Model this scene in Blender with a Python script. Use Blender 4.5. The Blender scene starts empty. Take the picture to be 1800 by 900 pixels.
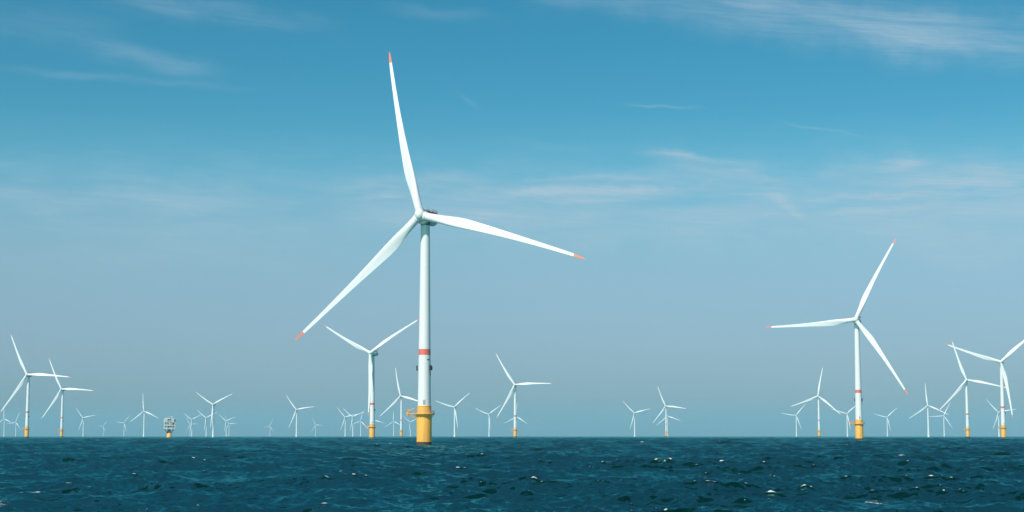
import bpy, bmesh, math, random
import numpy as np
from mathutils import Matrix, Vector
R_ = math.radians
scene = bpy.context.scene
col = scene.collection
random.seed(4)

# ------------------------------------------------------------------ camera
CAM_H = 5.5
RE = 7.4e6                       # effective radius of the earth (with refraction)
PITCH = 6.1692
F_PX = 2900.0                    # focal length in pixels of the 1800 px wide photo
cd = bpy.data.cameras.new('camera'); cam = bpy.data.objects.new('camera', cd); col.objects.link(cam)
cam.location = (0, 0, CAM_H); cam.rotation_euler = (R_(90 + PITCH), 0, 0)
cd.sensor_width = 36; cd.lens = 36 * F_PX / 1800
cd.clip_start = 0.5; cd.clip_end = 90000
scene.camera = cam

# ------------------------------------------------------------------ light
SUN_EL, SUN_AZ = 43.5, 212.0     # azimuth of the sun, clockwise from +Y
sdir = Vector((math.sin(R_(SUN_AZ)) * math.cos(R_(SUN_EL)), math.cos(R_(SUN_AZ)) * math.cos(R_(SUN_EL)), math.sin(R_(SUN_EL))))
sl = bpy.data.lights.new('sun', 'SUN'); sun = bpy.data.objects.new('sun', sl); col.objects.link(sun)
sl.energy = 4.4; sl.angle = R_(0.53); sl.color = (1.0, 0.935, 0.87)
sun.rotation_euler = sdir.to_track_quat('Z', 'Y').to_euler(); sun.location = (0, 0, 500)

scene.view_settings.view_transform = 'Standard'; scene.view_settings.look = 'None'
scene.view_settings.gamma = 1.0; scene.view_settings.exposure = 0.0
scene.view_settings.use_curve_mapping = False
scene.cycles.volume_bounces = 1
scene.cycles.max_bounces = 8
scene.cycles.volume_step_rate = 1.0

# ------------------------------------------------------------------ world
SKY_STRENGTH = 0.09
world = bpy.data.worlds.new('World'); scene.world = world; world.use_nodes = True
wt = world.node_tree; wt.nodes.clear()
def wn(t, **k):
    n = wt.nodes.new(t)
    for a, b in k.items(): setattr(n, a, b)
    return n
def wmath(op, a, b=None, c=None, clamp=False):
    n = wn('ShaderNodeMath', operation=op); n.use_clamp = clamp
    for i, v in enumerate((a, b, c)):
        if v is None: continue
        if isinstance(v, (int, float)): n.inputs[i].default_value = v
        else: wt.links.new(v, n.inputs[i])
    return n.outputs[0]
sky = wn('ShaderNodeTexSky', sky_type='NISHITA'); sky.sun_disc = False
sky.sun_elevation = R_(SUN_EL); sky.sun_rotation = R_(SUN_AZ)
sky.air_density = 1.0; sky.dust_density = 1.0; sky.ozone_density = 1.0
tc = wn('ShaderNodeTexCoord'); sep = wn('ShaderNodeSeparateXYZ'); wt.links.new(tc.outputs['Generated'], sep.inputs[0])
X, Y, Z = sep.outputs
el = wmath('MULTIPLY', wmath('ARCSINE', Z), 180 / math.pi)          # degrees
az = wmath('MULTIPLY', wmath('ARCTAN2', X, Y), 180 / math.pi)
# colour of the clear air by elevation, on top of the physical sky
ramp = wn('ShaderNodeValToRGB'); ramp.color_ramp.interpolation = 'B_SPLINE'
wt.links.new(wmath('DIVIDE', el, 45.0, clamp=True), ramp.inputs[0])
TINT = [  # elevation, (r, g, b) multiplier
    (0.3, (.68, .89, 1.15)), (1.3, (.55, .78, 1.13)), (3, (.58, .78, 1.06)), (4.8, (.65, .86, 1.05)), (6.5, (.69, .96, 1.04)),
    (8.2, (.56, 1.04, 1.11)), (9.3, (.43, 1.03, 1.09)), (11, (.30, .93, 1.04)), (13.2, (.24, .90, 1.01)), (15.2, (.22, .88, .99)), (22, (.24, .80, .92)), (45, (.42, .68, .76)),
]
#TINT#
TS = 1.0
TS = max(max(c) for _, c in TINT)
cr = ramp.color_ramp
while len(cr.elements) < len(TINT): cr.elements.new(0.5)
for e, (p, c) in zip(cr.elements, TINT):
    e.position = min(1, p / 45.0); e.color = (c[0] / TS, c[1] / TS, c[2] / TS, 1)
tint = wn('ShaderNodeVectorMath', operation='MULTIPLY')
wt.links.new(sky.outputs[0], tint.inputs[0]); wt.links.new(ramp.outputs[0], tint.inputs[1])
tint2 = wn('ShaderNodeVectorMath', operation='SCALE'); wt.links.new(tint.outputs[0], tint2.inputs[0]); tint2.inputs['Scale'].default_value = TS

# cirrus: streaks given by their bearings and elevations in the sky, broken up by stretched noise
def bearing(px, py):
    cp, sp = math.cos(R_(PITCH)), math.sin(R_(PITCH))
    x, v = (px - 900) / F_PX, (450 - py) / F_PX
    y, z = cp - v * sp, sp + v * cp
    return math.degrees(math.atan2(x, y)), math.degrees(math.atan2(z, math.hypot(x, y)))
def noise2(scale, sx, sy, rot, detail=6, rough=0.6, dist=0.0):
    cmb = wn('ShaderNodeCombineXYZ'); wt.links.new(az, cmb.inputs[0]); wt.links.new(el, cmb.inputs[1])
    mp = wn('ShaderNodeMapping'); wt.links.new(cmb.outputs[0], mp.inputs[0])
    mp.vector_type = 'TEXTURE'; mp.inputs['Rotation'].default_value = (0, 0, rot); mp.inputs['Scale'].default_value = (sx, sy, 1)
    nz = wn('ShaderNodeTexNoise'); nz.inputs['Scale'].default_value = scale; nz.inputs['Detail'].default_value = detail
    nz.inputs['Roughness'].default_value = rough; nz.inputs['Distortion'].default_value = dist
    wt.links.new(mp.outputs[0], nz.inputs['Vector']); return nz.outputs[0]
warp = wmath('SUBTRACT', noise2(0.55, 1, 1, 0, 4, 0.55), 0.5)
n_right = noise2(1.0, 5.5, 0.75, R_(-10), 7, 0.62, 0.6)       # wisps sloping down to the right
n_flat = noise2(1.0, 6.5, 0.8, R_(1), 7, 0.62, 0.5)
n_soft = noise2(0.30, 3.0, 1, R_(-4), 4, 0.5)
STREAKS = [  # x1, y1, x2, y2, half width (all px of the photo), strength, sloping
    (1000, -40, 2150, 95, 40, .34, 1), (1150, 15, 1850, 95, 26, .24, 1), (1230, 0, 1900, 50, 18, .22, 1),
    (1450, 62, 1800, 105, 26, .22, 1), (880, -15, 1250, 12, 22, .22, 1),
    (120, -18, 620, 52, 17, .26, 1), (120, 72, 420, 134, 17, .28, 1), (-60, 112, 500, 158, 6, .20, 1), (-100, 20, 260, 60, 30, .12, 1),
    (840, 340, 1260, 328, 8, 1.0, 0), (900, 356, 1200, 345, 5, .5, 0), (880, 318, 1190, 307, 5, .45, 0),
    (1100, 262, 1360, 296, 7, .55, 1), (1130, 280, 1400, 318, 7, .3, 1), (1040, 300, 1420, 318, 12, .25, 0),
    (1380, 350, 1700, 338, 6, .8, 0), (1400, 378, 1660, 364, 5, .45, 0), (1430, 300, 1900, 298, 20, .5, 0), (1330, 400, 1950, 385, 44, .36, 0),
    (1480, 325, 1850, 318, 8, .5, 0), (1345, 335, 1420, 390, 8, .6, 1), (560, 330, 900, 306, 12, .45, 0), (600, 352, 760, 340, 5, .4, 0), (540, 385, 1000, 352, 28, .4, 0),
    (700, 390, 1500, 400, 34, .34, 0), (-100, 350, 520, 345, 24, .34, 0), (1355, 210, 1540, 246, 1.8, .30, 1),
    (1080, 182, 1260, 190, 2.2, .25, 0), (800, 160, 850, 196, 4, .12, 1), (-100, 440, 700, 450, 50, .16, 0), (100, 410, 600, 395, 14, .2, 0),
    (1500, 440, 1900, 450, 26, .25, 0), (900, 250, 1050, 262, 6, .1, 1), (650, 15, 900, 30, 10, .12, 1),
]
total = None
for (x1, y1, x2, y2, w, s, sl_) in STREAKS:
    a1, e1 = bearing(x1, y1); a2, e2 = bearing(x2, y2)
    ca, ce = (a1 + a2) / 2, (e1 + e2) / 2
    L = math.hypot(a2 - a1, e2 - e1) / 2; dx, dy = (a2 - a1) / 2 / L, (e2 - e1) / 2 / L
    W = w / F_PX * 180 / math.pi
    pa = wmath('SUBTRACT', az, ca); pe = wmath('SUBTRACT', el, ce)
    u = wmath('MULTIPLY_ADD', pa, dx, wmath('MULTIPLY', pe, dy))
    v = wmath('MULTIPLY_ADD', pa, -dy, wmath('MULTIPLY', pe, dx))
    v = wmath('MULTIPLY_ADD', warp, 0.35 if w < 5 else 1.5 * min(1.0, W + .25), v)
    g = wmath('EXPONENT', wmath('MULTIPLY', wmath('MULTIPLY', v, v), -1 / (W * W)))
    uu = wmath('ABSOLUTE', wmath('DIVIDE', u, L))
    end = wn('ShaderNodeMapRange', interpolation_type='SMOOTHSTEP'); wt.links.new(uu, end.inputs[0])
    end.inputs[1].default_value = 1.05; end.inputs[2].default_value = 0.25
    m = wmath('MULTIPLY', wmath('MULTIPLY', g, end.outputs[0]), s)
    nn = n_right if sl_ else n_flat
    m = wmath('MULTIPLY', m, wmath('MULTIPLY_ADD', nn, 2.1, -0.42, clamp=False))
    m = wmath('MAXIMUM', m, 0.0)
    total = m if total is None else wmath('ADD', total, m)
n_fib = noise2(1.0, 2.6, .10, R_(-5), 6, .65, .8)
total = wmath('MULTIPLY', total, wmath('MULTIPLY_ADD', n_fib, 1.5, .28))
# a wide, thin, mottled sheet of cirrus across the middle of the sky, denser to the right
ms_a = wn('ShaderNodeMapRange', interpolation_type='SMOOTHSTEP'); wt.links.new(az, ms_a.inputs[0])
ms_a.inputs[1].default_value = -8.0; ms_a.inputs[2].default_value = 12.0; ms_a.inputs[3].default_value = .45
de = wmath('DIVIDE', wmath('SUBTRACT', wmath('MULTIPLY_ADD', warp, 2.2, el), bearing(900, 352)[1]), 1.25)
sheet = wmath('EXPONENT', wmath('MULTIPLY', wmath('MULTIPLY', de, de), -1.0))
n_mot = noise2(1.0, 3.4, .55, R_(-2), 7, .62, .9)
sheet = wmath('MULTIPLY', wmath('MULTIPLY', sheet, ms_a.outputs[0]), wmath('MAXIMUM', wmath('MULTIPLY_ADD', n_mot, 2.6, -.85), 0.0))
sheet = wmath('MULTIPLY', sheet, wmath('MULTIPLY_ADD', n_fib, .9, .1))
total = wmath('ADD', total, wmath('MULTIPLY', sheet, 1.0))
# a thin veil that thickens towards the horizon
veil = wn('ShaderNodeMapRange', interpolation_type='SMOOTHSTEP'); wt.links.new(el, veil.inputs[0])
veil.inputs[1].default_value = 11.5; veil.inputs[2].default_value = 4.0
veil_m = wmath('MULTIPLY', wmath('MULTIPLY', veil.outputs[0], n_soft), 0.22)
total = wmath('ADD', total, veil_m)
total = wmath('MINIMUM', wmath('MAXIMUM', total, 0.0), 0.8)
mix = wn('ShaderNodeMix', data_type='RGBA'); wt.links.new(total, mix.inputs[0]); wt.links.new(tint2.outputs[0], mix.inputs[6])
CLOUD = (0.43, 0.575, 0.68)       # radiance of the thin cirrus as displayed
mix.inputs[7].default_value = (CLOUD[0] / SKY_STRENGTH, CLOUD[1] / SKY_STRENGTH, CLOUD[2] / SKY_STRENGTH, 1)
bg = wn('ShaderNodeBackground'); wt.links.new(mix.outputs[2], bg.inputs[0]); bg.inputs[1].default_value = SKY_STRENGTH
wo = wn('ShaderNodeOutputWorld'); wt.links.new(bg.outputs[0], wo.inputs[0])

# ------------------------------------------------------------------ helpers
def tag(o, label=None, cat=None, group=None, kind=None):
    if label: o['label'] = label
    if cat: o['category'] = cat
    if group: o['group'] = group
    if kind: o['kind'] = kind
    return o
def link(name, me, parent=None):
    o = bpy.data.objects.new(name, me); col.objects.link(o)
    if parent is not None: o.parent = parent
    return o
def lathe(bm, prof, seg=48, axis='Z', center=(0, 0, 0), caps=True, smooth=True):
    rings = []
    for r, z in prof:
        ring = []
        for i in range(seg):
            a = 2 * math.pi * i / seg
            p = (r * math.cos(a), r * math.sin(a), z) if axis == 'Z' else (r * math.cos(a), z, r * math.sin(a))
            ring.append(bm.verts.new((p[0] + center[0], p[1] + center[1], p[2] + center[2])))
        rings.append(ring)
    for a, b in zip(rings, rings[1:]):
        for i in range(seg):
            j = (i + 1) % seg
            f = bm.faces.new((a[i], a[j], b[j], b[i])); f.smooth = smooth
    if caps:
        bm.faces.new(rings[0]); bm.faces.new(rings[-1])
def box(bm, x0, x1, y0, y1, z0, z1, bevel=0.0, mat=None):
    r = bmesh.ops.create_cube(bm, size=1)
    vs = r['verts']
    for v in vs: v.co = Vector(((x0 + x1) / 2 + v.co.x * (x1 - x0), (y0 + y1) / 2 + v.co.y * (y1 - y0), (z0 + z1) / 2 + v.co.z * (z1 - z0)))
    if bevel:
        es = list({e for v in vs for e in v.link_edges})
        r2 = bmesh.ops.bevel(bm, geom=es, offset=bevel, segments=2, affect='EDGES', profile=0.6)
        vs = list({v for f in r2['faces'] for v in f.verts} | {v for v in vs if v.is_valid})
    if mat is not None: bmesh.ops.transform(bm, matrix=mat, verts=[v for v in vs if v.is_valid])
def tube(bm, p, q, r, seg=8):
    p, q = Vector(p), Vector(q); d = q - p
    m = Matrix.Translation((p + q) / 2) @ d.to_track_quat('Z', 'Y').to_matrix().to_4x4()
    bmesh.ops.create_cone(bm, cap_ends=True, segments=seg, radius1=r, radius2=r, depth=d.length, matrix=m)
def done(bm, name, mat, autosmooth=True):
    bmesh.ops.recalc_face_normals(bm, faces=bm.faces[:])
    me = bpy.data.meshes.new(name); bm.to_mesh(me); bm.free(); me.materials.append(mat)
    if autosmooth:
        for p in me.polygons: p.use_smooth = True
        try: me.set_sharp_from_angle(angle=R_(38))
        except Exception: pass
    return me

# ------------------------------------------------------------------ materials
def principled(name, base, rough=0.5, spec=0.5, metallic=0.0):
    m = bpy.data.materials.new(name); m.use_nodes = True
    b = m.node_tree.nodes['Principled BSDF']
    b.inputs['Base Color'].default_value = (*base, 1); b.inputs['Roughness'].default_value = rough
    b.inputs['Specular IOR Level'].default_value = spec; b.inputs['Metallic'].default_value = metallic
    return m
def painted(name, base, dirt, amount=0.35, rough=0.45, stretch=(1, 1, .12), scale=0.8, fine=0.06):
    """paint with vertical weather streaks and small tonal variation"""
    m = principled(name, base, rough); nt = m.node_tree; b = nt.nodes['Principled BSDF']
    t = nt.nodes.new('ShaderNodeTexCoord'); mp = nt.nodes.new('ShaderNodeMapping'); mp.inputs['Scale'].default_value = stretch
    nt.links.new(t.outputs['Object'], mp.inputs[0])
    n = nt.nodes.new('ShaderNodeTexNoise'); n.inputs['Scale'].default_value = scale; n.inputs['Detail'].default_value = 7; n.inputs['Roughness'].default_value = .62
    nt.links.new(mp.outputs[0], n.inputs['Vector'])
    r = nt.nodes.new('ShaderNodeMapRange'); r.inputs[1].default_value = .48; r.inputs[2].default_value = .80; r.inputs[4].default_value = amount
    nt.links.new(n.outputs[0], r.inputs[0])
    mx = nt.nodes.new('ShaderNodeMix'); mx.data_type = 'RGBA'; mx.inputs[6].default_value = (*base, 1); mx.inputs[7].default_value = (*dirt, 1)
    nt.links.new(r.outputs[0], mx.inputs[0]); nt.links.new(mx.outputs[2], b.inputs['Base Color'])
    r2 = nt.nodes.new('ShaderNodeMapRange'); r2.inputs[3].default_value = rough - .1; r2.inputs[4].default_value = rough + .15
    nt.links.new(n.outputs[0], r2.inputs[0]); nt.links.new(r2.outputs[0], b.inputs['Roughness'])
    return m
M_WHITE = painted('tower_paint', (.79, .765, .745), (.60, .57, .53), .35)
M_BLADE = painted('blade_paint', (.80, .785, .77), (.62, .60, .56), .30, rough=.38, stretch=(1, 1, .15), scale=.5)
M_HUB = painted('hub_paint', (.74, .74, .70), (.56, .54, .48), .35, stretch=(1, 1, 1))
M_YELLOW = painted('yellow_paint', (.93, .44, .06), (.52, .20, .045), .6, rough=.5, scale=1.0)
M_RED = painted('red_paint', (.76, .16, .11), (.5, .14, .10), .3)
M_TIP = painted('tip_paint', (.82, .19, .075), (.6, .16, .08), .3)
M_DARK = principled('dark_housing', (.035, .045, .045), .6)
M_STEEL = painted('galvanised_steel', (.36, .37, .37), (.22, .20, .18), .4, rough=.5)
M_REDDARK = painted('dark_red_paint', (.30, .06, .05), (.18, .05, .04), .3)
M_GROWTH = painted('marine_growth', (.10, .05, .035), (.03, .035, .02), .8, rough=.75, stretch=(1, 1, 1), scale=1.6)
M_ORANGE = painted('orange_paint', (.80, .34, .05), (.45, .16, .05), .4)
M_GREY = painted('pale_grey_paint', (.78, .78, .76), (.42, .40, .36), .5, stretch=(1, 1, .3))
M_DRAB = painted('weathered_grey_paint', (.74, .73, .70), (.30, .25, .20), .6, stretch=(1, 1, .3))
M_DARKGREY_SHADE = principled('dark_grey_and_shade', (.07, .085, .085), .6)  # dark grey parts, and painted shade in the substation frame and gaps

# ------------------------------------------------------------------ sea
def build_sea():
    rs = [0.6]
    while rs[-1] < 16500:
        r = rs[-1]
        if r < 70: d = 0.8
        elif r < 2500: d = max(.26, r * .0015)
        elif r < 9500: d = r * .006
        else: d = r * .03
        rs.append(r + d)
    rs = np.array(rs)
    ND, NC, HALF = 1000, 270, R_(22)
    dth = 2 * HALF / ND
    th = np.concatenate([np.linspace(-HALF, HALF, ND + 1), HALF + (2 * math.pi - 2 * HALF) * (np.arange(1, NC) / NC)])
    nr, nt_ = len(rs), len(th)
    Rg, Tg = np.meshgrid(rs, th, indexing='ij')
    x0 = (Rg * np.sin(Tg)).ravel(); y0 = (Rg * np.cos(Tg)).ravel()
    drow = np.gradient(rs)
    step = np.maximum(drow, rs * dth)
    stepg = np.repeat(step, nt_)
    coarse = (np.tile(np.arange(nt_), nr) > ND + 1)
    stepg = np.where(coarse, np.repeat(rs * (2 * math.pi - 2 * HALF) / NC, nt_) + stepg, stepg)
    rng = np.random.default_rng(11)
    x = x0.copy(); y = y0.copy(); z = np.zeros_like(x0); jac = np.zeros_like(x0)
    NW = 104
    lam = np.exp(rng.uniform(math.log(.75), math.log(14), NW))
    main_dir = R_(14)
    grp = np.ones_like(x0)                                     # gust patches: livelier and quieter areas of chop
    for lg in (23, 34, 47, 70, 110, 190, 300):
        a = rng.uniform(0, math.pi); grp += .12 * np.sin(2 * math.pi / lg * (math.sin(a) * x0 + math.cos(a) * .55 * y0) + rng.uniform(0, 6.28))
    grp = np.clip(grp, .35, 1.6).astype(np.float32)
    for i in range(NW):
        l = lam[i]; k = 2 * math.pi / l
        spread = R_(30 + 26 * max(0, 1 - l / 9)); a = main_dir + rng.normal(0, 1) * spread
        st = 0.0355 * (1.45 if l < 4.5 else 1.0 if l < 9 else (9 / l) ** 0.35)   # steepness of one component
        if i < 10:                                            # a few longer waves that shade the chop
            l = 9 + 1.7 * i; k = 2 * math.pi / l; st = .076; a = main_dir + rng.normal(0, 1) * R_(22)
        amp = st / k * rng.uniform(.6, 1.4)
        wgt = np.clip((l / stepg - 2.0) / 1.2, 0, 1)
        if not wgt.any(): continue
        idx = np.nonzero(wgt > 0)[0]
        w = wgt[idx] * (grp[idx] if l < 8 else 1)
        dx, dy = math.sin(a), math.cos(a)
        ph = k * (dx * x0[idx] + dy * y0[idx]) + rng.uniform(0, 2 * math.pi)
        c, s = np.cos(ph), np.sin(ph)
        z[idx] += amp * w * c
        x[idx] -= amp * w * dx * s * 1.0; y[idx] -= amp * w * dy * s * 1.0
        jac[idx] += k * amp * wgt[idx] * c
    # wave groups: patches of higher and lower chop
    z += -(Rg.ravel() ** 2) / (2 * RE)
    foam = jac
    for d_, b_ in ((759, -3.03), (1482, 11.82), (2050, -4.82)):      # water breaking round the nearest piles
        px, py = d_ * math.sin(R_(b_)), d_ * math.cos(R_(b_))
        dist = np.hypot(x0 - px, y0 - py)
        foam = foam + .9 * np.exp(-np.maximum(dist - 3.6, 0) / 1.6)
    co = np.stack([x, y, z], 1).astype(np.float32)
    base = (np.arange(nr - 1)[:, None] * nt_ + np.arange(nt_)[None, :])
    j1 = (np.arange(nt_) + 1) % nt_
    b1 = (np.arange(nr - 1)[:, None] * nt_ + j1[None, :])
    quads = np.stack([base, b1, b1 + nt_, base + nt_], -1).reshape(-1, 4).astype(np.int32)[:, ::-1]
    me = bpy.data.meshes.new('sea')
    me.vertices.add(len(co)); me.vertices.foreach_set('co', co.ravel())
    me.loops.add(quads.size); me.loops.foreach_set('vertex_index', quads.ravel())
    me.polygons.add(len(quads)); me.polygons.foreach_set('loop_start', (np.arange(len(quads)) * 4).astype(np.int32))
    try: me.polygons.foreach_set('loop_total', np.full(len(quads), 4, np.int32))
    except Exception: pass
    me.update(calc_edges=True)
    at = me.attributes.new('crest', 'FLOAT', 'POINT'); at.data.foreach_set('value', foam.astype(np.float32))
    me.polygons.foreach_set('use_smooth', np.ones(len(quads), bool))
    print('sea verts', len(co), 'crest pct', np.percentile(foam[(x0**2+y0**2) < 300**2], [50, 90, 99, 99.7, 99.9]), 'z std', z[(x0**2+y0**2) < 300**2].std())
    return me

def sea_material():
    m = principled('sea_water', (.001, .05, .062), .12); nt = m.node_tree; N = nt.nodes; b = N['Principled BSDF']
    def nd(t, **k):
        n = N.new(t)
        for a, v in k.items(): setattr(n, a, v)
        return n
    def ma(op, a, b_=None, c=None, clamp=False):
        n = nd('ShaderNodeMath', operation=op); n.use_clamp = clamp
        for i, v in enumerate((a, b_, c)):
            if v is None: continue
            if isinstance(v, (int, float)): n.inputs[i].default_value = v
            else: nt.links.new(v, n.inputs[i])
        return n.outputs[0]
    t = nd('ShaderNodeTexCoord')
    def noise(scale, stretch, detail=4, rough=.6, rot=R_(-14), dist=0.0):
        mp = nd('ShaderNodeMapping'); mp.vector_type = 'TEXTURE'; nt.links.new(t.outputs['Object'], mp.inputs[0])
        mp.inputs['Rotation'].default_value = (0, 0, rot); mp.inputs['Scale'].default_value = stretch
        n = nd('ShaderNodeTexNoise'); n.inputs['Scale'].default_value = scale; n.inputs['Detail'].default_value = detail
        n.inputs['Roughness'].default_value = rough; n.inputs['Distortion'].default_value = dist
        nt.links.new(mp.outputs[0], n.inputs['Vector']); return n.outputs[0]
    # ripples smaller than the mesh: slope of a noise height field taken over a fixed 12 cm, so that it
    # does not fade with distance the way a bump filter does
    def shifted(off):
        a = nd('ShaderNodeVectorMath', operation='ADD'); nt.links.new(t.outputs['Object'], a.inputs[0]); a.inputs[1].default_value = off
        mp = nd('ShaderNodeMapping'); mp.vector_type = 'TEXTURE'; nt.links.new(a.outputs[0], mp.inputs[0])
        mp.inputs['Rotation'].default_value = (0, 0, R_(-14)); mp.inputs['Scale'].default_value = (1.7, 1, 1)
        n = nd('ShaderNodeTexNoise'); n.inputs['Scale'].default_value = .9; n.inputs['Detail'].default_value = 4; n.inputs['Roughness'].default_value = .58
        nt.links.new(mp.outputs[0], n.inputs['Vector']); return n.outputs[0]
    EPS = .12
    h0, hx, hy = shifted((0, 0, 0)), shifted((EPS, 0, 0)), shifted((0, EPS, 0))
    gx = ma('MULTIPLY', ma('SUBTRACT', h0, hx), RIPPLE / EPS); gy = ma('MULTIPLY', ma('SUBTRACT', h0, hy), RIPPLE / EPS)
    geo = nd('ShaderNodeNewGeometry')
    cx = nd('ShaderNodeCombineXYZ'); nt.links.new(gx, cx.inputs[0]); nt.links.new(gy, cx.inputs[1])
    ad = nd('ShaderNodeVectorMath', operation='ADD'); nt.links.new(geo.outputs['Normal'], ad.inputs[0]); nt.links.new(cx.outputs[0], ad.inputs[1])
    bp = nd('ShaderNodeVectorMath', operation='NORMALIZE'); nt.links.new(ad.outputs[0], bp.inputs[0])
    # body colour of the water varies in broad patches
    big = noise(.016, (2.5, 1, 1), 5, .6)
    mx = nd('ShaderNodeMix', data_type='RGBA'); nt.links.new(big, mx.inputs[0])
    mx.inputs[6].default_value = (.0001, .0085, .0088, 1); mx.inputs[7].default_value = (.0001, .026, .0265, 1)
    # whitecaps: on the sharpest crests, torn by noise, plus sparse patches where the mesh is too coarse for crests
    at = nd('ShaderNodeAttribute', attribute_name='crest')
    fn = noise(1.7, (2.2, 1, 1), 8, .74)
    gr = noise(.035, (1.6, 1, 1), 3, .5)
    crest = ma('ADD', at.outputs['Fac'], ma('MULTIPLY', ma('SUBTRACT', fn, .5), 1.25))
    crest = ma('ADD', crest, ma('MULTIPLY', ma('SUBTRACT', gr, .5), .8))
    fm = nd('ShaderNodeMapRange', interpolation_type='SMOOTHSTEP'); nt.links.new(crest, fm.inputs[0])
    fm.inputs[1].default_value = FOAM0; fm.inputs[2].default_value = FOAM0 + .26
    sp = noise(.19, (2.2, 1.6, 1), 8, .74)
    fm2 = nd('ShaderNodeMapRange', interpolation_type='SMOOTHSTEP'); nt.links.new(sp, fm2.inputs[0])
    fm2.inputs[1].default_value = .665; fm2.inputs[2].default_value = .71
    foam = ma('MAXIMUM', fm.outputs[0], ma('MULTIPLY', fm2.outputs[0], .8))
    fc = nd('ShaderNodeMix', data_type='RGBA'); nt.links.new(foam, fc.inputs[0]); nt.links.new(mx.outputs[2], fc.inputs[6])
    fc.inputs[7].default_value = (.62, .68, .70, 1)
    # water body (diffuse scatter) under a sky reflection; on a rough sea the facets one sees at a low
    # angle lean towards the eye, so the mean reflectance never climbs to the mirror value
    N.remove(b)
    df = nd('ShaderNodeBsdfDiffuse'); nt.links.new(fc.outputs[2], df.inputs['Color']); nt.links.new(bp.outputs[0], df.inputs['Normal'])
    gl = nd('ShaderNodeBsdfGlossy'); gl.inputs['Roughness'].default_value = .16; nt.links.new(bp.outputs[0], gl.inputs['Normal'])
    gl.inputs['Color'].default_value = (.38, .95, .88, 1)
    fr = nd('ShaderNodeFresnel'); fr.inputs['IOR'].default_value = 1.333; nt.links.new(bp.outputs[0], fr.inputs['Normal'])
    fac2 = ma('MULTIPLY', ma('MULTIPLY', ma('POWER', fr.outputs[0], 1.35), SEA_REFL), ma('SUBTRACT', 1.0, foam))
    ms = nd('ShaderNodeMixShader'); nt.links.new(fac2, ms.inputs[0]); nt.links.new(df.outputs[0], ms.inputs[1]); nt.links.new(gl.outputs[0], ms.inputs[2])
    nt.links.new(ms.outputs[0], N['Material Output'].inputs['Surface'])
    return m
FOAM0 = 1.0
SEA_REFL = 0.50
RIPPLE = 0.26
sea_me = build_sea(); sea_me.materials.append(sea_material())
sea = link('sea', sea_me); tag(sea, kind='structure')

# ------------------------------------------------------------------ turbine meshes
def blade_mesh(R, r0, root_r, cmax, rcut, tipmat=None):
    """returns two meshes: blade from r0 to rcut, tip from rcut to R.  +Z = outward, -Y = upwind, +X = leading edge"""
    f = R / 80.0
    rr = [r0, 2.6 * f, 4 * f, 6 * f, 9 * f, 12 * f, 15 * f, 18 * f, 22 * f, 27 * f, 33 * f, 40 * f, 47 * f, 54 * f, 61 * f, 67 * f, 71 * f, 74 * f, 76.5 * f, 78.3 * f, 79.4 * f, 80 * f]
    kx = [0, 4, 8, 13, 17, 22, 30, 40, 50, 60, 70, 76, 79, 80]
    kc = [2 * root_r, 2 * root_r, 2.06 * root_r, cmax * .88, cmax * .98, cmax * .965, cmax * .80, cmax * .62, cmax * .48, cmax * .38, cmax * .31, cmax * .23, cmax * .13, .03 * cmax]
    kt = [1, 1, .93, .62, .48, .38, .31, .26, .22, .20, .18, .17, .16, .15]          # thickness / chord
    ktw = [0, 0, 4, 14, 13, 11, 8, 5.5, 3.5, 2, .8, .2, 0, 0]
    S = 28
    def ring(r):
        q = r / f
        c = np.interp(q, kx, kc); t = np.interp(q, kx, kt); tw = R_(np.interp(q, kx, ktw) + 2)
        blend = min(1, max(0, (q - 4) / 12.0)); blend = blend * blend * (3 - 2 * blend)
        off = np.interp(q, [0, 4, 20, 80], [0.5, 0.5, 0.36, 0.30])
        pts = []
        for i in range(S):
            a = 2 * math.pi * i / S
            xx = 0.5 * (1 + math.cos(a))                    # 1 = leading edge
            # circle
            cy = 0.5 * math.sin(a) * t
            # aerofoil
            s = 1 - xx
            yt = 5 * t * (.2969 * math.sqrt(max(s, 0)) - .126 * s - .3516 * s * s + .2843 * s ** 3 - .1036 * s ** 4)
            cam_ = .05 * 4 * s * (1 - s)
            ay = (yt if math.sin(a) >= 0 else -yt * .75) + cam_
            y = (cy * (1 - blend) + ay * blend) * c
            x = (xx - 1 + off) * c
            x, y = x * math.cos(tw) + y * math.sin(tw), -x * math.sin(tw) + y * math.cos(tw)
            pre = -1.0 * f * math.sin(math.pi * min(1, q / 80))
            sweep = -.85 * f * math.sin(math.pi * min(1, q / 80))
            pts.append(Vector((x + sweep, y + pre, r)))
        return pts
    out = []
    for lo, hi in ((r0, rcut), (rcut, R)):
        rs = sorted({lo, hi} | {r for r in rr if lo < r < hi})
        bm = bmesh.new(); rings = [[bm.verts.new(p) for p in ring(r)] for r in rs]
        for a, b in zip(rings, rings[1:]):
            for i in range(S):
                j = (i + 1) % S; bm.faces.new((a[i], a[j], b[j], b[i]))
        bm.faces.new(rings[0]); bm.faces.new(rings[-1])
        out.append(bm)
    return out

def ring_rail(bm, rad, z0, hgt, n, r=.035, a0=0, a1=2 * math.pi):
    pts = [(rad * math.cos(a0 + (a1 - a0) * i / n), rad * math.sin(a0 + (a1 - a0) * i / n)) for i in range(n + 1)]
    for i, (x, y) in enumerate(pts):
        tube(bm, (x, y, z0), (x, y, z0 + hgt), r, 6)
        if i < n:
            for h in (.45, .8, 1.0): tube(bm, (x, y, z0 + hgt * h), (*pts[i + 1], z0 + hgt * h), r * .8, 6)

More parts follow.
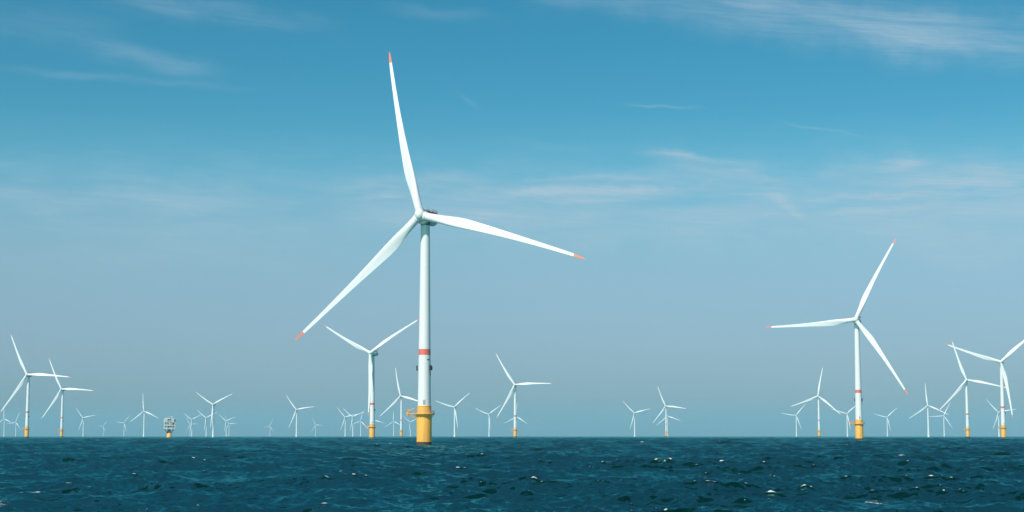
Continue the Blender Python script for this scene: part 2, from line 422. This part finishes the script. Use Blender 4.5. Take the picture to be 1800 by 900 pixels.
def build_big():
    P = {}
    # foundation: yellow transition piece
    bm = bmesh.new()
    lathe(bm, [(3.45, 2.1), (3.45, 14.2), (3.42, 14.3), (3.30, 14.9), (3.24, 16.6), (3.24, 18.2), (3.32, 18.22), (3.32, 18.5)], 64)
    P['foundation'] = done(bm, 'foundation', M_YELLOW)
    bm = bmesh.new(); lathe(bm, [(3.52, -6), (3.52, 1.6), (3.60, 1.8), (3.60, 2.1), (3.44, 2.15)], 64, caps=False)
    P['splash_zone'] = done(bm, 'splash_zone', M_GROWTH)
    # platform
    bm = bmesh.new()
    lathe(bm, [(3.30, 14.35), (4.5, 14.45), (4.9, 14.7), (4.9, 15.12), (3.26, 15.12)], 48, smooth=False, caps=False)
    box(bm, -7.6, -4.6, -1.5, 1.5, 14.80, 15.10)
    for i in range(8):
        a = i * math.pi / 4 + .3
        tube(bm, (3.4 * math.cos(a), 3.4 * math.sin(a), 12.9), (4.6 * math.cos(a), 4.6 * math.sin(a), 14.6), .11)
    tube(bm, (-3.4, -1.0, 12.3), (-6.9, -1.2, 14.75), .16); tube(bm, (-3.4, 1.0, 12.3), (-6.9, 1.2, 14.75), .16)
    P['platform'] = done(bm, 'platform', M_YELLOW)
    bm = bmesh.new(); ring_rail(bm, 4.82, 15.1, 1.15, 26, .04, R_(-160), R_(160))
    for yy in (-1.45, 1.45):
        tube(bm, (-7.3, yy, 16.2), (-4.9, yy, 16.2), .035); tube(bm, (-7.3, yy, 15.7), (-4.9, yy, 15.7), .035)
        for xx in (-7.3, -6.1, -4.95): tube(bm, (xx, yy, 15.1), (xx, yy, 16.2), .035)
    P['railing'] = done(bm, 'railing', M_STEEL)
    # davit crane with its stowed boom and hook block
    bm = bmesh.new()
    tube(bm, (-6.5, -.6, 15.1), (-6.5, -.6, 16.5), .26, 14); box(bm, -7.6, -6.1, -1.1, -.1, 15.9, 16.75, .12)
    tube(bm, (-7.3, -.6, 16.3), (-4.6, -.9, 17.3), .14); 
    P['davit_crane'] = done(bm, 'davit_crane', M_ORANGE)
    bm = bmesh.new(); box(bm, -8.1, -7.1, -1.1, -.1, 13.7, 15.6, .18); tube(bm, (-7.55, -.6, 15.5), (-7.4, -.6, 16.3), .06)
    P['hook_block'] = done(bm, 'hook_block', M_ORANGE)
    # tower with faint section flanges
    def tr(z): return 3.0 + (2.08 - 3.0) * max(0, (z - 18.5)) / 84.0
    bm = bmesh.new(); prof = [(tr(18.5), 18.5)]
    for zf in (38.0, 61.0, 82.0):
        prof += [(tr(zf - .16), zf - .16), (tr(zf) + .035, zf - .14), (tr(zf) + .035, zf + .14), (tr(zf + .16), zf + .16)]
    prof += [(tr(102.4), 102.4)]
    lathe(bm, prof, 72); P['tower'] = done(bm, 'tower', M_WHITE)
    bm = bmesh.new(); lathe(bm, [(tr(41.7) - .02, 41.68), (tr(41.7) + .03, 41.7), (tr(44.4) + .03, 44.4), (tr(44.4) - .02, 44.42)], 72, caps=False)
    P['red_band'] = done(bm, 'red_band', M_RED)
    bm = bmesh.new(); ey = -tr(19) - .03
    box(bm, -.55, .55, ey - .02, ey + .25, 19.0, 21.2, .05); P['door'] = done(bm, 'tower_door', M_STEEL)
    # lamps and boxes bracketed to the tower at about 36 m
    def lamp(ang, z0, z1, w, dep, out, tail=0):
        bm = bmesh.new(); rad = tr((z0 + z1) / 2)
        mt = Matrix.Rotation(ang, 4, 'Z')
        box(bm, rad + out, rad + out + dep, -w / 2, w / 2, z0, z1, .06, mt)
        for zz in (z0 + .25, z1 - .25):
            p, q = mt @ Vector((rad - .1, 0, zz)), mt @ Vector((rad + out + .05, 0, zz)); tube(bm, p, q, .07)
        if tail:
            p, q = mt @ Vector((rad + .12, w * .3, z0)), mt @ Vector((rad + .14, w * .8, z0 - tail)); tube(bm, p, q, .16)
        return done(bm, 'marker_lamp', M_DARK)
    P['lampA'] = lamp(R_(178), 34.6, 36.9, .8, .65, .35)
    P['lampB'] = lamp(R_(-33), 34.7, 37.1, 1.0, .7, .12, 2.2)
    P['lampC'] = lamp(R_(-4), 34.8, 36.7, .7, .5, .3)
    P['lampD'] = lamp(R_(-50), 39.3, 39.8, 1.1, .12, .0)
    # nacelle: generator drum + rounded housing
    bm = bmesh.new()
    lathe(bm, [(2.3, -4.6), (3.0, -4.45), (3.18, -4.2), (3.18, -2.4), (3.02, -2.15), (2.85, -2.1), (2.85, 7.0), (2.65, 9.4), (2.1, 10.8), (1.2, 11.2)], 56, 'Y')
    for v in bm.verts:
        if v.co.y > -2.2: v.co.z = v.co.z * .92 - (.15 if v.co.z < 0 else 0)
    P['nacelle'] = done(bm, 'nacelle', M_HUB)
    bm = bmesh.new()
    lathe(bm, [(2.10, -3.4), (2.28, -2.2)], 40); lathe(bm, [(2.28, -2.2), (2.28, -1.5)], 40, caps=False)
    P['yaw'] = done(bm, 'yaw_bearing', M_DARKGREY_SHADE)
    bm = bmesh.new()
    box(bm, -2.6, 2.6, 2.2, 9.4, 3.05, 3.3); P['helideck'] = done(bm, 'helideck', M_REDDARK, False)
    bm = bmesh.new()
    loop = [(-2.5, 2.3), (2.5, 2.3), (2.5, 9.3), (-2.5, 9.3)]
    for i in range(4):
        a, b = loop[i], loop[(i + 1) % 4]
        for hh in (.6, 1.15): tube(bm, (*a, 3.3 + hh), (*b, 3.3 + hh), .05)
        for k in range(4):
            x, y = a[0] + (b[0] - a[0]) * k / 4, a[1] + (b[1] - a[1]) * k / 4; tube(bm, (x, y, 3.3), (x, y, 4.45), .05)
    P['heli_rail'] = done(bm, 'helideck_railing', M_REDDARK)
    bm = bmesh.new(); box(bm, -1.6, 1.6, -.6, 1.6, 2.4, 3.7, .2); tube(bm, (1.1, .8, 3.6), (1.1, .8, 5.6), .05); tube(bm, (-1.1, .8, 3.6), (-1.1, .8, 5.2), .05)
    P['cooler'] = done(bm, 'cooler', M_DARKGREY_SHADE)
    # hub with spinner, local frame at the rotor centre
    bm = bmesh.new()
    lathe(bm, [(2.35, 2.0), (2.55, 1.4), (2.6, 0), (2.5, -1.0), (2.1, -2.0), (1.3, -2.75), (.5, -3.05), (.05, -3.1)], 48, 'Y')
    for k in range(3):
        m = Matrix.Rotation(k * 2 * math.pi / 3, 4, 'Y')
        bmesh.ops.create_cone(bm, cap_ends=True, segments=40, radius1=2.05, radius2=2.0, depth=1.5, matrix=m @ Matrix.Translation((0, 0, 2.15)))
    P['hub'] = done(bm, 'hub', M_HUB)
    b1, b2 = blade_mesh(80, 2.92, 1.86, 5.2, 74.6)
    P['blade'] = done(b1, 'blade', M_BLADE); P['tip'] = done(b2, 'blade_tip', M_TIP)
    return P

def build_small():
    P = {}
    bm = bmesh.new(); lathe(bm, [(2.7, -4), (2.7, 9.3), (2.55, 9.5), (2.55, 11)], 32); 
    lathe(bm, [(2.5, 9.3), (3.9, 9.3), (3.9, 9.6), (2.5, 9.6)], 32, caps=False)
    P['foundation'] = done(bm, 'pale_foundation', M_GREY)
    bm = bmesh.new(); lathe(bm, [(2.4, 11), (1.65, 79.8)], 32); P['tower'] = done(bm, 'slim_tower', M_WHITE)
    bm = bmesh.new()
    box(bm, -1.9, 1.9, -2.6, 9.0, -2.0, 2.0, .5); P['nacelle'] = done(bm, 'slim_nacelle', M_HUB)
    bm = bmesh.new()
    lathe(bm, [(1.7, 1.8), (1.85, 0), (1.7, -1.0), (1.1, -2.0), (.1, -2.4)], 28, 'Y')
    P['hub'] = done(bm, 'slim_hub', M_HUB)
    b1, b2 = blade_mesh(60, 1.4, 1.35, 4.0, 56.0)
    bm = b1
    P['blade'] = done(b1, 'slim_blade', M_BLADE); P['tip'] = done(b2, 'slim_tip', M_BLADE)
    return P
BIG, SMALL = build_big(), build_small()

# type, rotor radius, distance, bearing, yaw of the rotor, rotor phase, blade pitch etc, label
TURBINES = [
    (0, 82.6, 759, -3.03, 18.3, -13.6, 'largest and nearest white wind turbine, on the thickest yellow base'),
    (0, 80, 1482, 11.82, 20.1, 26.6, 'second largest white wind turbine, blade pointing level to the left, on a yellow base'),
    (0, 78.5, 2050, -4.82, 23.6, -61.6, 'white turbine behind the left of the largest tower, third blade hanging down its own tower'),
    (0, 80, 2392, 16.50, 21.3, -70.1, 'white turbine with one blade cut off by the right edge of the picture'),
    (0, 79, 3161, 15.36, 11.0, -17.5, 'white turbine on a yellow base just left of the cut-off one at the right edge'),
    (0, 78, 3344, 0.11, 8.7, -31.5, 'white turbine near the middle of the picture, blade level to the right, pale orange base'),
    (0, 79, 2893, -16.30, 8.2, -26.2, 'leftmost tall white turbine, yellow base, lower blade reaching the left edge'),
    (0, 80, 3794, -15.19, 11.6, -27.0, 'white turbine on yellow base just right of the leftmost tall one, blades overlapping'),
    (0, 80, 4305, -3.82, 18.4, -13.3, 'white turbine directly left of the largest tower, one blade passing behind that tower'),
    (0, 79, 4377, 10.49, 21.5, 9.8, 'white turbine left of the second largest one, top blade leaning slightly right'),
    (0, 78, 5801, 5.31, 18.6, -22.5, 'taller front turbine of the overlapping pair right of centre over the open sea'),
    (1, 60, 4510, 14.09, 15.8, -4.7, 'slim white turbine with upright blade between the second largest and the right-edge pair'),
    (1, 60, 5494, -12.51, 15.2, -6.6, 'slim pale turbine with one blade straight up, left of the offshore substation'),
    (1, 60, 5115, -7.40, 16.1, -38.4, 'pale turbine standing alone between the substation cluster and the largest turbine'),
    (1, 60, 4635, -1.98, 16.3, -72.0, 'pale Y-shaped turbine first to the right of the largest tower'),
    (1, 60, 4299, -10.21, 16.3, -57.0, 'tallest Y-shaped pale turbine in the cluster right of the substation'),
    (1, 60, 5854, 4.23, 15.8, -44.4, 'pale turbine just left of the overlapping pair right of centre'),
    (1, 60, 6635, 9.73, 16.5, -80.3, 'faint turbine left of the one with the right-leaning blade, left blade nearly level'),
    (1, 60, 6835, 14.60, 16.1, 27.3, 'faint turbine touched by a blade tip of another, one blade level to the left'),
    (1, 60, 5895, 16.36, 15.7, -40.5, 'faint turbine standing behind the yellow base of the turbine at the right edge'),
    (1, 60, 7356, 12.75, 16.3, -73.4, 'faint Y-shaped turbine first to the right of the second largest tower'),
    (1, 60, 6127, 11.43, 16.9, -71.5, 'faint turbine close behind the left side of the second largest tower'),
    (1, 60, 6212, -0.79, 15.7, -66.1, 'faint Y-shaped turbine just left of the middle turbine with the level blade'),
    (1, 60, 6955, 0.16, 17.0, 122.0, 'faint turbine hidden behind the tower of the middle turbine, two lower blades showing'),
    (1, 60, 6780, 5.35, 15.7, 109.2, 'lower rear turbine of the overlapping pair right of centre, two blades showing'),
    (1, 60, 7625, -14.49, 15.0, -41.3, 'faint turbine first to the right of the two tall ones at the left edge'),
    (1, 60, 8147, -17.02, 15.2, -5.3, 'faint turbine at the very left edge below the tip of a big blade'),
    (1, 60, 9957, -16.65, 14.5, 20.1, 'very faint turbine close left of the leftmost tall tower'),
    (1, 60, 13816, -13.84, 15.5, -84.8, 'faintest tiny turbine between the left pair and the substation'),
    (1, 60, 10441, -13.16, 16.6, -81.5, 'very faint turbine just left of the slim one with a blade straight up'),
    (1, 60, 8362, -10.92, 18.2, -55.2, 'faint turbine first to the right of the offshore substation'),
    (1, 60, 11607, -10.98, 18.0, -33.4, 'barely visible turbine right behind the first one right of the substation'),
    (1, 60, 7479, -10.44, 17.4, -53.8, 'faint turbine close left of the tallest Y-shaped one in the substation cluster'),
    (1, 60, 9095, -9.77, 17.8, -51.9, 'faint turbine at the right end of the cluster beside the substation'),
    (1, 60, 11084, -9.68, 17.3, -32.5, 'barely visible lower turbine at the right end of the substation cluster'),
    (1, 60, 13510, -8.30, 17.1, 21.6, 'barely visible tiny turbine left of the lone pale turbine'),
    (1, 60, 12122, -6.75, 17.3, -26.8, 'barely visible tiny turbine right of the lone pale turbine'),
    (1, 60, 7145, -5.74, 16.9, -42.0, 'left one of two faint turbines with touching blades, left of the hanging-blade turbine'),
    (1, 60, 7056, -5.48, 19.2, -51.8, 'right one of two faint turbines with touching blades, left of the hanging-blade turbine'),
    (1, 60, 9039, -5.21, 17.3, 12.6, 'very faint turbine between the two touching ones and the hanging-blade turbine'),
    (1, 60, 8652, -4.74, 16.1, -16.0, 'faint turbine hidden behind the right side of the hanging-blade turbine base'),
    (1, 60, 9075, -4.08, 18.7, -2.1, 'very faint turbine under the lower left blade of the turbine beside the largest tower'),
    (1, 60, 9598, -3.50, 17.5, -52.6, 'very faint turbine close left of the thickest yellow base'),
]
def place(root, row, label, parts_of):
    ty, rad, d, bear, yaw, ph = row
    b = R_(bear)
    root.location = (d * math.sin(b), d * math.cos(b), -d * d / 2 / RE)
    big = ty == 0
    H, ov, R0 = (105.0, 6.5, 80.0) if big else (82.0, 4.5, 60.0)
    yw = Matrix.Rotation(-R_(yaw), 4, 'Z')
    topm = Matrix.Translation((0, 0, H)) @ yw
    rotor = topm @ Matrix.Rotation(-R_(6), 4, 'X') @ Matrix.Translation((0, -ov, 0)) @ Matrix.Rotation(R_(ph), 4, 'Y')
    k = 0
    for o in parts_of:
        n = o.name.split('.')[0]
        if n in ('nacelle', 'yaw_bearing', 'cooler'): o.matrix_basis = topm
        elif n == 'hub': o.matrix_basis = rotor
        elif n == 'blade':
            s = rad / R0
            o.matrix_basis = rotor @ Matrix.Rotation(k * 2 * math.pi / 3, 4, 'Y') @ Matrix.Diagonal((1, 1, s, 1)); k += 1
    root['label'] = label; root['category'] = 'wind turbine'
    root['group'] = 'wind turbines on yellow bases' if big else 'distant slim wind turbines'
def first_big():
    root = bpy.data.objects.new('wind_turbine', None); col.objects.link(root); root.empty_display_size = 5
    P = BIG
    f = link('foundation', P['foundation'], root); link('splash_zone', P['splash_zone'], f)
    pl = link('platform', P['platform'], root); link('railing', P['railing'], pl)
    dc = link('davit_crane', P['davit_crane'], root); link('hook_block', P['hook_block'], dc)
    t = link('tower', P['tower'], root); link('red_band', P['red_band'], t); link('door', P['door'], t)
    for k in ('lampA', 'lampB', 'lampC', 'lampD'): link('marker_lamp', P[k], root)
    n = link('nacelle', P['nacelle'], root); link('yaw_bearing', P['yaw'], n)
    h = link('helideck', P['helideck'], n); link('helideck_railing', P['heli_rail'], n); link('cooler', P['cooler'], n)
    link('hub', P['hub'], root)
    for _ in range(3):
        b = link('blade', P['blade'], root); link('blade_tip', P['tip'], b)
    return root
def first_small():
    root = bpy.data.objects.new('slim_wind_turbine', None); col.objects.link(root); root.empty_display_size = 5
    P = SMALL
    link('foundation', P['foundation'], root); link('tower', P['tower'], root); link('nacelle', P['nacelle'], root); link('hub', P['hub'], root)
    for _ in range(3):
        b = link('blade', P['blade'], root); link('blade_tip', P['tip'], b)
    return root
def kids(o): return [c for c in KIDS.get(o, [])]
protos = {0: first_big(), 1: first_small()}
TREE = {}
for ty, root in protos.items():
    TREE[ty] = [(c, [g for g in c.children]) for c in root.children]
used = set()
for (*row, label) in TURBINES:
    ty = row[0]
    if ty not in used:
        used.add(ty); place(protos[ty], row, label, [c for c, _ in TREE[ty]]); continue
    r = protos[ty].copy(); col.objects.link(r)
    parts = []
    for c, gs in TREE[ty]:
        cc = c.copy(); col.objects.link(cc); cc.parent = r; parts.append(cc)
        for g in gs:
            gg = g.copy(); col.objects.link(gg); gg.parent = cc
    place(r, row, label, parts)

# ------------------------------------------------------------------ offshore substation
def substation():
    root = bpy.data.objects.new('offshore_substation', None); col.objects.link(root)
    d, b = 3000.0, R_(-11.675)
    root.location = (d * math.sin(b), d * math.cos(b), -d * d / 2 / RE); root.rotation_euler = (0, 0, R_(16))
    tag(root, 'grey and white stacked offshore substation on a short yellow leg, left part of the horizon', 'offshore substation')
    def part(name, bm, m, p=root): return link(name, done(bm, name, m, False), p)
    bm = bmesh.new(); lathe(bm, [(4.6, -4), (4.6, 1.5), (4.2, 2.5), (4.0, 9.0)], 40); mp = part('monopile', bm, M_YELLOW)
    bm = bmesh.new(); lathe(bm, [(4.68, -4), (4.68, 1.0)], 40, caps=False); part('splash_zone', bm, M_GROWTH, mp)
    bm = bmesh.new(); lathe(bm, [(3.0, 9.0), (3.2, 15.2)], 32)
    for sx in (-1, 1):
        for sy in (-1, 1): tube(bm, (sx * 2.6, sy * 2.6, 8.0), (sx * 8.2, sy * 6.5, 15.4), .45, 10)
    part('support_frame', bm, M_DARKGREY_SHADE)  # dark colour paints in the shade under the lowest deck
    bm = bmesh.new(); box(bm, -7.5, 2, -5, 5, 11.3, 11.7); 
    for xx in (-7.3, -4, 0, 1.8): tube(bm, (xx, -4.9, 11.7), (xx, -4.9, 12.9), .06)
    tube(bm, (-7.3, -4.9, 12.9), (1.8, -4.9, 12.9), .06)
    part('access_platform', bm, M_DRAB)
    for (z, x0, x1) in ((15.2, -8.9, 9.4), (21.0, -9.4, 10.6), (27.0, -9.6, 11.0), (33.0, -8.5, 9.0)):
        bm = bmesh.new(); box(bm, x0, x1, -8.5, 8.5, z, z + .8); dk = part('deck', bm, M_DRAB)
        bm = bmesh.new()
        for s in (-8.4, 8.4):
            for hh in (.6, 1.2): tube(bm, (x0, s, z + .8 + hh), (x1, s, z + .8 + hh), .05)
            for k in range(9): xx = x0 + (x1 - x0) * k / 8; tube(bm, (xx, s, z + .8), (xx, s, z + 2), .05)
        part('railing', bm, M_STEEL, dk)
    bm = bmesh.new(); box(bm, -7.4, 8.2, -6.2, 6.2, 16.0, 33.0); part('gap_shade_core', bm, M_DARKGREY_SHADE)  # dark box added behind the modules; its colour stands for shade in the gaps
    mods = [(-8.5, -3.0, -7.8, 7.2, 16.0, 19.2, M_DRAB), (-1.6, 4.2, -7.6, 7.0, 16.0, 18.9, M_DRAB), (6.4, 9, -7.5, 6.5, 16.0, 19.4, M_STEEL),
            (-9.0, -2.4, -8.1, 7.4, 21.8, 24.7, M_DRAB), (-1.6, 3.6, -7.6, 7.4, 21.8, 25.8, M_DRAB), (7.0, 9.8, -7.8, 7.0, 21.8, 24.0, M_STEEL),
            (-9.2, -3.6, -8.0, 7.4, 27.8, 32.9, M_DRAB), (-2.8, 2.2, -7.4, 7.4, 27.8, 31.0, M_STEEL), (2.6, 7.4, -8.1, 6.0, 27.8, 32.9, M_DRAB), (8.4, 10.9, -7.6, 5.0, 27.8, 32.4, M_DARK)]
    for (a, b_, c, d_, e, f_, m) in mods:
        bm = bmesh.new(); box(bm, a, b_, c, d_, e, f_, .12); o = part('equipment_module', bm, m)
        if m is M_DRAB:
            bm = bmesh.new()
            for k in range(int((b_ - a) // 1.6)): box(bm, a + .5 + k * 1.6, a + 1.5 + k * 1.6, c - .06, c + .05, e + 1.2, e + 2.4)
            part('louvre', bm, M_DARKGREY_SHADE, o)
    bm = bmesh.new()
    for xx in (-8.6, -4.5, 0, 5, 9.2):
        for yy in (-8, 8): tube(bm, (xx, yy, 15.9), (xx, yy, 33.0), .28, 8)
    part('columns', bm, M_DRAB)
    bm = bmesh.new(); tube(bm, (4, -4, 33.8), (4, -4, 37), .5, 12); box(bm, 3, 5.2, -5, -3, 36.2, 37.8, .15); tube(bm, (4, -4, 37), (-5.5, -6, 38.2), .22)
    part('deck_crane', bm, M_DRAB)
    bm = bmesh.new(); tube(bm, (-7.5, 2, 33.8), (-7.5, 2, 40.5), .12); tube(bm, (-8.2, 2, 38.5), (-6.8, 2, 38.5), .06)
    part('antenna_mast', bm, M_STEEL)
    bm = bmesh.new(); box(bm, -7.5, 0, -6, 5, 33.8, 35.0, .15); part('roof_cabin', bm, M_DRAB)
substation()

# ------------------------------------------------------------------ haze
bm = bmesh.new(); box(bm, -17500, 17500, -17500, 17500, -20.5, 196)
hz = bpy.data.materials.new('sea_haze'); hz.use_nodes = True; ht = hz.node_tree
ht.nodes.clear(); pv = ht.nodes.new('ShaderNodeVolumePrincipled'); ho = ht.nodes.new('ShaderNodeOutputMaterial')
pv.inputs['Color'].default_value = (.34, .80, .99, 1)
pv.inputs['Density'].default_value = 5.0e-5; pv.inputs['Anisotropy'].default_value = 0.0
ht.links.new(pv.outputs[0], ho.inputs['Volume'])
haze = link('haze', done(bm, 'haze', hz, False)); tag(haze, kind='stuff')
